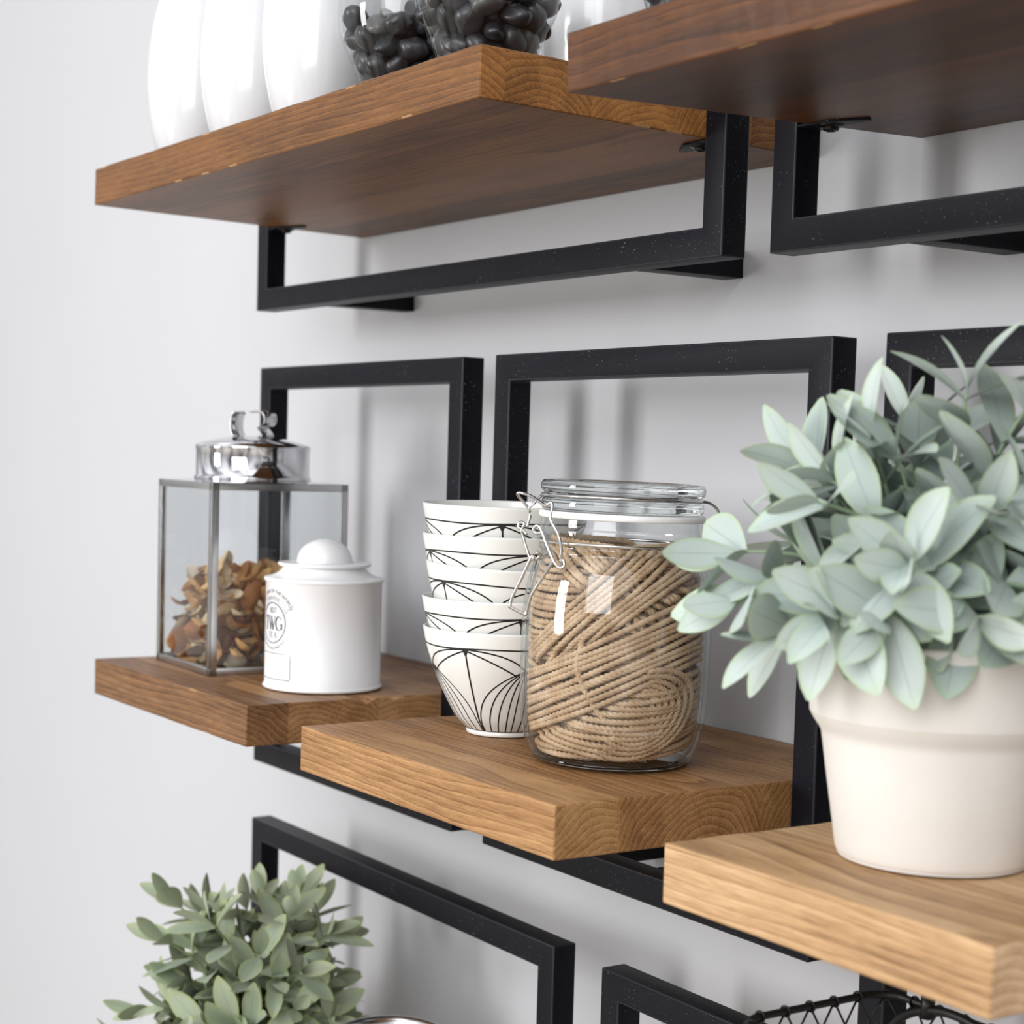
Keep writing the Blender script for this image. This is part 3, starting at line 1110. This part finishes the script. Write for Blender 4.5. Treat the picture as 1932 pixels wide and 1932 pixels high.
def cord(pts, r=.25, sides=12, tw=4.6):
    global tw_v, tw_f
    P = np.array([tuple(p) for p in pts])
    seg = np.r_[0, np.cumsum(np.linalg.norm(np.diff(P, axis=0), axis=1))]
    n = max(4, int(seg[-1] / .11))
    s = np.linspace(0, seg[-1], n)
    Q = np.c_[[np.interp(s, seg, P[:, i]) for i in range(3)]].T
    T = np.gradient(Q, axis=0)
    T /= np.linalg.norm(T, axis=1)[:, None] + 1e-9
    ref = np.array([.31, .52, .8])
    Nn = np.cross(T, ref)
    Nn /= np.linalg.norm(Nn, axis=1)[:, None] + 1e-9
    B = np.cross(T, Nn)
    ph = np.linspace(0, 2 * PI, sides, endpoint=False)
    base = sum(len(a) for a in tw_v)
    ang = ph[None] + 0 * s[:, None]
    rad = r * (.56 + .50 * np.abs(np.cos(1.5 * (ang - s[:, None] * tw))) ** .8)
    V = Q[:, None] + rad[..., None] * (np.cos(ang)[..., None] * Nn[:, None] + np.sin(ang)[..., None] * B[:, None])
    tw_v.append(V.reshape(-1, 3))
    i = np.arange(n - 1)[:, None] * sides
    k = np.arange(sides)[None]
    l = (k + 1) % sides
    F = np.stack([i + k, i + l, i + sides + l, i + sides + k], -1).reshape(-1, 4) + base
    tw_f.append(F)


def clampj(p):
    z = min(max(p.z, 1.15), 18.2)
    q = math.hypot(p.x, p.y)
    R_ = jar_in(z)
    s = R_ / q if q > R_ else 1
    return Vector((p.x * s, p.y * s, z))


def loop(c, nrm, rx, ry, turns=1.0, a0=0, drift=0, jit=.12, r=.275, n=72):
    nrm = Vector(nrm).normalized()
    a = nrm.cross(Vector((0, 0, 1)))
    if a.length < .05: a = Vector((1, 0, 0))
    a.normalize()
    b = nrm.cross(a)
    pts = []
    k1, k2 = rt_.uniform(0, 6), rt_.uniform(0, 6)
    for i in range(int(n * turns) + 1):
        t = a0 + 2 * PI * i / n
        wob = 1 + jit * .12 * math.sin(2 * t + k1) + jit * .08 * math.sin(3 * t + k2)
        p = Vector(c) + a * (rx * wob * math.cos(t)) + b * (ry * wob * math.sin(t)) + nrm * (drift * i / n + jit * .6 * math.sin(1.5 * t + k2))
        pts.append(clampj(p))
    cord(pts, r)


# the cord lies side by side in bands, each band passing under the ones wound after it
SP = .50


def wob(k, th, amp):
    return amp * (math.sin(2 * th + k * 1.7) + .6 * math.sin(3 * th + k * 2.9 + 1))


def band(z0, n, slope, bow, covers, amp=.07, bend=0.0):
    """n turns stacked from height z0 (at the front), tilted by slope to the right, bowed by bow; covers = bands lying outside this one"""
    st = SP * math.sqrt(1 + slope * slope * .6)

    def zfun(k, th):
        return z0 + k * st + slope * 6.6 * math.sin(th) + bow * (1 - math.cos(th)) + bend * math.sin(th) ** 2

    def cover(z, th):
        lo, hi = zfun(-.7, th), zfun(n - .3, th)
        e = .55
        a = min(1, max(0, (z - lo + e) / e))
        b = min(1, max(0, (hi + e - z) / e))
        a, b = a * a * (3 - 2 * a), b * b * (3 - 2 * b)
        return a * b

    for k in range(n):
        pts = []
        gap = rt_.uniform(-.05, .05)
        for i in range(161):
            th = 2 * PI * i / 160 + PI
            z = zfun(k, th) + gap + wob(k + z0, th, amp)
            z = min(max(z, .95), 18.0 - .05 * k)
            lay = sum(c(z, th) for c in covers)
            R_ = jar_in(z) - .10 - .5 * lay - (.25 * max(0, z - 16.5))
            pts.append(ef * (R_ * math.cos(th)) + er * (R_ * math.sin(th)) + Vector((0, 0, z)))
        cord(pts)
    return cover


c1 = band(6.0, 10, .50, -.9, [], .11, .3)
c2 = band(1.15, 11, -.03, .75, [c1], .10, .6)
c3 = band(11.4, 9, .86, -1.9, [c1, c2], .15)
c4 = band(12.4, 10, -.62, .4, [c1, c2, c3], .2)
c5 = band(1.2, 32, .08, .3, [c1, c2, c3, c4], .05)
# the end of the skein turning over at the lower right
for k in range(8):
    a, b = 3.9 - .5 * k, 3.4 - .40 * k
    pts = []
    for i in range(60):
        t = math.radians(-150 + 4.0 * i + 6 * math.sin(k * 2.1))
        x, z = 2.2 + a * math.cos(t), 4.7 + b * math.sin(t) + .30 * a * math.cos(t) + .08 * math.sin(3 * t + k)
        R_ = jar_in(z) + .04 - .05 * k - (.5 if i in (0, 59) else 0)
        y = math.sqrt(max(.1, R_ * R_ - x * x))
        pts.append(er * x + ef * y + Vector((0, 0, z)))
    cord(smooth_path(pts, 2))
# strands dropping across the front
for pts in ([(.4, 5.9, 13.6), (1.6, 6.3, 11.8), (3.4, 5.6, 9.6), (5.2, 4.2, 7.6), (6.2, 2.6, 6.6)],
            [(.2, 5.8, 14.0), (1.2, 6.3, 12.4), (2.9, 5.9, 10.2), (4.6, 4.7, 8.2), (6.0, 3.0, 7.2)],
            [(-2.6, 6.2, 10.2), (-2.9, 6.2, 8.4), (-2.5, 6.4, 7.0), (-1.6, 6.5, 5.4), (-.6, 6.6, 4.2)],
            [(.0, 5.9, 14.4), (.3, 6.3, 13.0), (.9, 6.5, 11.6), (2.0, 6.4, 10.6)]):
    cord([clampj(er * a + ef * b + Vector((0, 0, z))) for a, b, z in smooth_path(pts, 10)])
V = np.concatenate(tw_v) * S
F_ = np.concatenate(tw_f)
me = bpy.data.meshes.new('twine')
me.vertices.add(len(V))
me.vertices.foreach_set('co', V.ravel())
me.loops.add(F_.size)
me.loops.foreach_set('vertex_index', F_.ravel())
me.polygons.add(len(F_))
me.polygons.foreach_set('loop_start', np.arange(0, F_.size, 4))
me.polygons.foreach_set('use_smooth', np.ones(len(F_), dtype=bool))
me.update(calc_edges=True)
me.materials.append(TWINE)
o = bpy.data.objects.new('twine', me)
C.objects.link(o)
o.location = W(JX, JY, B_Z + .05)
o.rotation_euler = jar.rotation_euler
tag(o, 'natural jute twine wound in skeins inside the clip-top jar', 'twine')


# ---------------------------------------------------------------- plants
def bushy(root, seed, base_z, stems, leaf_len, leaf_w, lmat, smat, pairs=6, spread=1.0, r0=2.0, back=.38):
    rr = random.Random(seed)
    lv_, lf, ld = [], [], []
    NU, NV = 10, 5

    def leaf(p, d, nrm, L, Wd, tone):
        d = d.normalized()
        side = d.cross(nrm)
        if side.length < .01: side = d.cross(Vector((.3, .5, .8)))
        side.normalize()
        nrm = side.cross(d).normalized()
        curl = rr.uniform(-.05, .22)
        fold = rr.uniform(.05, .32)
        n0 = len(lv_)
        for i in range(NU):
            t = i / (NU - 1)
            wd = Wd * .5 * max(.05, math.sin(PI * (.03 + .955 * t) ** 1.12)) ** .72
            ang = curl * 2 * t
            x = L * t
            zb = -curl * L * t * t
            for j in range(NV):
                s = j / (NV - 1) * 2 - 1
                q = p + d * x + side * (s * wd) + nrm * (zb + fold * wd * s * s)
                lv_.append((q.x, q.y, q.z))
                ld.append((tone, abs(s), t, 1))
        for i in range(NU - 1):
            for j in range(NV - 1):
                a = n0 + i * NV + j
                lf.append((a, a + 1, a + NV + 1, a + NV))

    sm = MB()
    for (dx, dy, dz, L) in stems:
        if dy > 0:
            L *= 1 - back * dy          # kept clear of the frame behind
        D = Vector((dx, dy * (1 - back if dy > 0 else 1), dz)).normalized()
        b0 = Vector((dx, dy, 0)) * .35 * r0 + Vector((rr.uniform(-1, 1), rr.uniform(-1, 1), 0)) * r0 * .6
        b0.z = base_z
        tip = Vector((0, 0, base_z)) + D * L
        ctl = b0 + Vector((0, 0, 1)) * L * .45 + D * L * .12
        pts = [((1 - t) ** 2) * b0 + 2 * t * (1 - t) * ctl + t * t * tip for t in [i / 14 for i in range(15)]]
        sm.tube(pts, [.2 - .09 * i / 14 for i in range(15)], 6)
        np_ = pairs + rr.choice((-1, 0, 0, 1))
        ph = rr.uniform(0, PI)
        for k in range(np_):
            t = .36 + .60 * k / max(np_ - 1, 1)
            i = min(int(t * 14), 13)
            p = pts[i].lerp(pts[i + 1], t * 14 - i)
            T = (pts[i + 1] - pts[i]).normalized()
            a = T.cross(Vector((.2, .4, .9))).normalized()
            b = T.cross(a)
            th = ph + k * PI / 2 + rr.uniform(-.25, .25)
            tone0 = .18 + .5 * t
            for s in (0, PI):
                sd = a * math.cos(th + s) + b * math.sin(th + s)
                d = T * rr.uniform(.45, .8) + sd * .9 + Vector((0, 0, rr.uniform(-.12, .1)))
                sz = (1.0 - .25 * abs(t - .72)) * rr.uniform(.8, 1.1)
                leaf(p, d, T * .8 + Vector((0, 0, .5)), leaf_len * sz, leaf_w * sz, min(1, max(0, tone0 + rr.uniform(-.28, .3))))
        T = (pts[-1] - pts[-2]).normalized()
        for s in range(2):
            th = ph + s * PI + .5
            a = T.cross(Vector((.2, .4, .9))).normalized()
            sd = a * math.cos(th) + T.cross(a) * math.sin(th)
            leaf(pts[-1], T + sd * .35, T * .3 + sd * -1, leaf_len * rr.uniform(.6, .85), leaf_w * .7, rr.uniform(.5, 1))
    me = bpy.data.meshes.new('foliage')
    me.from_pydata([(x * S, y * S, z * S) for x, y, z in lv_], [], lf)
    me.materials.append(lmat)
    at = me.color_attributes.new('leafdata', 'FLOAT_COLOR', 'POINT')
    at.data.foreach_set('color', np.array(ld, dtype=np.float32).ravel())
    me.polygons.foreach_set('use_smooth', [True] * len(lf))
    me.update()
    o = bpy.data.objects.new('foliage', me)
    C.objects.link(o)
    o.parent = root
    part('stems', sm, smat, root)


def dome(n, seed, lmin, lmax, low=-.25, bias=None):
    rr = random.Random(seed)
    out = []
    for i in range(n):
        z = low + (1 - low) * ((i + .5) / n)
        a = i * 2.399963 + rr.uniform(-.3, .3)
        q = math.sqrt(max(0, 1 - z * z))
        L = rr.uniform(lmin, lmax)
        out.append((q * math.cos(a), q * math.sin(a), z, L))
    return out


PX_, PY_ = 75.5, -21.7
pl = thing('potted_plant', 'large sage-green bushy plant in a cream pot on the right shelf', 'plant', (PX_, PY_, E_Z + .05))
part('pot', MB().lathe(spline2([(0.01, .1), (5.4, .1), (5.9, .2), (6.1, .6), (6.35, 2.2), (6.8, 5.0), (7.15, 7.3), (7.3, 8.0), (7.7, 8.6), (7.98, 9.1), (8.05, 9.6), (8.25, 13.4), (8.28, 13.9), (8.15, 14.1), (7.85, 14.05), (7.7, 13.7), (7.6, 10.4), (7.5, 10.0)], 3), 96), CLAY, pl)
part('moss', MB().lathe([(7.6, 11.8), (6, 12.3), (3, 12.7), (.01, 12.8)], 40), SOIL, pl)
AZp = math.atan2(-106.66 - PY_, 152.92 - PX_)
per = Vector((-math.sin(AZp), math.cos(AZp), 0))
pef = Vector((math.cos(AZp), math.sin(AZp), 0))
st = dome(26, 3, 12, 15, .16)


def dirv(r_, f_, z_, L): 
    v = per * r_ + pef * f_ + Vector((0, 0, z_))
    return (v.x, v.y, v.z, L)


st += [dirv(-.95, .1, .45, 14.5), dirv(-.9, .4, .25, 14), dirv(-.8, .6, .14, 12), dirv(-.55, .9, .32, 12), dirv(-.3, .95, .3, 11), dirv(-.2, .9, .6, 12),
       dirv(.2, .95, .32, 10.5), dirv(-.35, .3, 1, 15), dirv(.05, .2, 1, 17), dirv(.3, .2, 1, 17.5), dirv(-.6, .1, .8, 14.5), dirv(.5, .8, .4, 13)]
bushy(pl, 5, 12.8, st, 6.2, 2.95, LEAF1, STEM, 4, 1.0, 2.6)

QX, QY = -23.2, -19.6
ps = thing('potted_plant', 'smaller olive-green bushy plant at bottom left in front of the black frame', 'plant', (QX, QY, L_Z + .05))
part('pot', MB().lathe(spline2([(0.01, .1), (4.4, .1), (4.8, .2), (5.0, .6), (5.6, 4), (6.1, 6.6), (6.7, 7.2), (6.8, 7.6), (7.0, 9.6), (6.9, 9.9), (6.6, 9.8), (6.4, 7.6)], 3), 72), CLAY, ps)
part('moss', MB().lathe([(6.4, 8.4), (3, 8.9), (.01, 9.0)], 32), SOIL, ps)
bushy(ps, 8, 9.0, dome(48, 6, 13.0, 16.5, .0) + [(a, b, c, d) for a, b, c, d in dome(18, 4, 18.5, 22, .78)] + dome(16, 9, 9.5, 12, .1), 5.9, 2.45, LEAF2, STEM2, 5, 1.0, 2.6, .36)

# ---------------------------------------------------------------- canister at the bottom edge, wire basket
cn = thing('glass_canister', 'glass canister with a bright steel rim, just showing at the bottom edge', 'jar', (5.2, -20.0, L_Z + .05))
part('glass_body', MB().lathe(spline2([(0.01, .1), (5.2, .1), (5.6, .4), (5.7, 1.2), (5.7, 18.2), (5.5, 20.2)], 3), 64), GLASS, cn)
part('lid', MB().lathe(spline2([(5.55, 19.7), (5.85, 19.8), (5.9, 20.3), (5.9, 21.3), (5.8, 21.8), (5.5, 22.0), (5.0, 21.9), (4.6, 21.4), (4.4, 21.2), (.01, 21.3)], 3), 72), BRIGHT, cn)

bk = thing('wire_basket', 'black wire mesh basket at the bottom right under the pale shelf', 'basket', (75.0, -20.4, L_Z + .05))
bx0, bx1, by0, by1, bh = -10.4, 12.0, -7.4, 6.6, 41.55
rc = 2.0
rim = []
for cx, cy, a0 in ((bx1 - rc, by1 - rc, 0), (bx0 + rc, by1 - rc, 90), (bx0 + rc, by0 + rc, 180), (bx1 - rc, by0 + rc, 270)):
    for i in range(7):
        a = math.radians(a0 + i * 15)
        rim.append((cx + rc * math.cos(a), cy + rc * math.sin(a)))
part('rim', MB().tube([(x, y, bh) for x, y in rim], .28, 8, closed=True), BWIRE, bk)
part('base_wire', MB().tube([(x * .96, y * .96, .3) for x, y in rim], .28, 8, closed=True), BWIRE, bk)
per_pts = []
tot = 0
cum = [0]
for i in range(len(rim)):
    a, b = rim[i], rim[(i + 1) % len(rim)]
    tot += math.hypot(b[0] - a[0], b[1] - a[1])
    cum.append(tot)


def on_rim(s):
    s %= tot
    for i in range(len(rim)):
        if s <= cum[i + 1]:
            a, b = rim[i], rim[(i + 1) % len(rim)]
            t = (s - cum[i]) / (cum[i + 1] - cum[i])
            return a[0] + (b[0] - a[0]) * t, a[1] + (b[1] - a[1]) * t
    return rim[0]


mesh_ = MB()
nw = 30
for sgn in (1, -1):
    for k in range(nw):
        pts = []
        for i in range(41):
            z = bh - bh * i / 40
            x, y = on_rim(tot * k / nw + sgn * (bh - z) * .62)
            pts.append((x, y, z))
        mesh_.tube(pts, .085, 5)
for k in range(nw):
    x, y = on_rim(tot * k / nw)
    mesh_.tube([(x + .36 * math.cos(a) * (1 if abs(x) > 9 else .3), y + .36 * math.cos(a) * (1 if abs(y) > 6 else .3), bh + .36 * math.sin(a)) for a in [2 * PI * i / 10 for i in range(10)]], .09, 5, closed=True)
part('wire_mesh', mesh_, BWIRE, bk)
hd = MB()
hd.tube(smooth_path([(-9.3, by1 - .35, bh - 2.2), (-8.2, by1 - .35, bh - 1.1), (-6.6, by1 - .35, bh - .3), (-4.2, by1 - .35, bh + .2), (-1.2, by1 - .35, bh - .1), (1.2, by1 - .35, bh - 1.4)], 5), .34, 8)
hd.tube([(-6.1, by1 - .3, bh + .9), (-6.1, by1 - .3, bh - .7)], .5, 8)
part('handle', hd, BWIRE, bk)
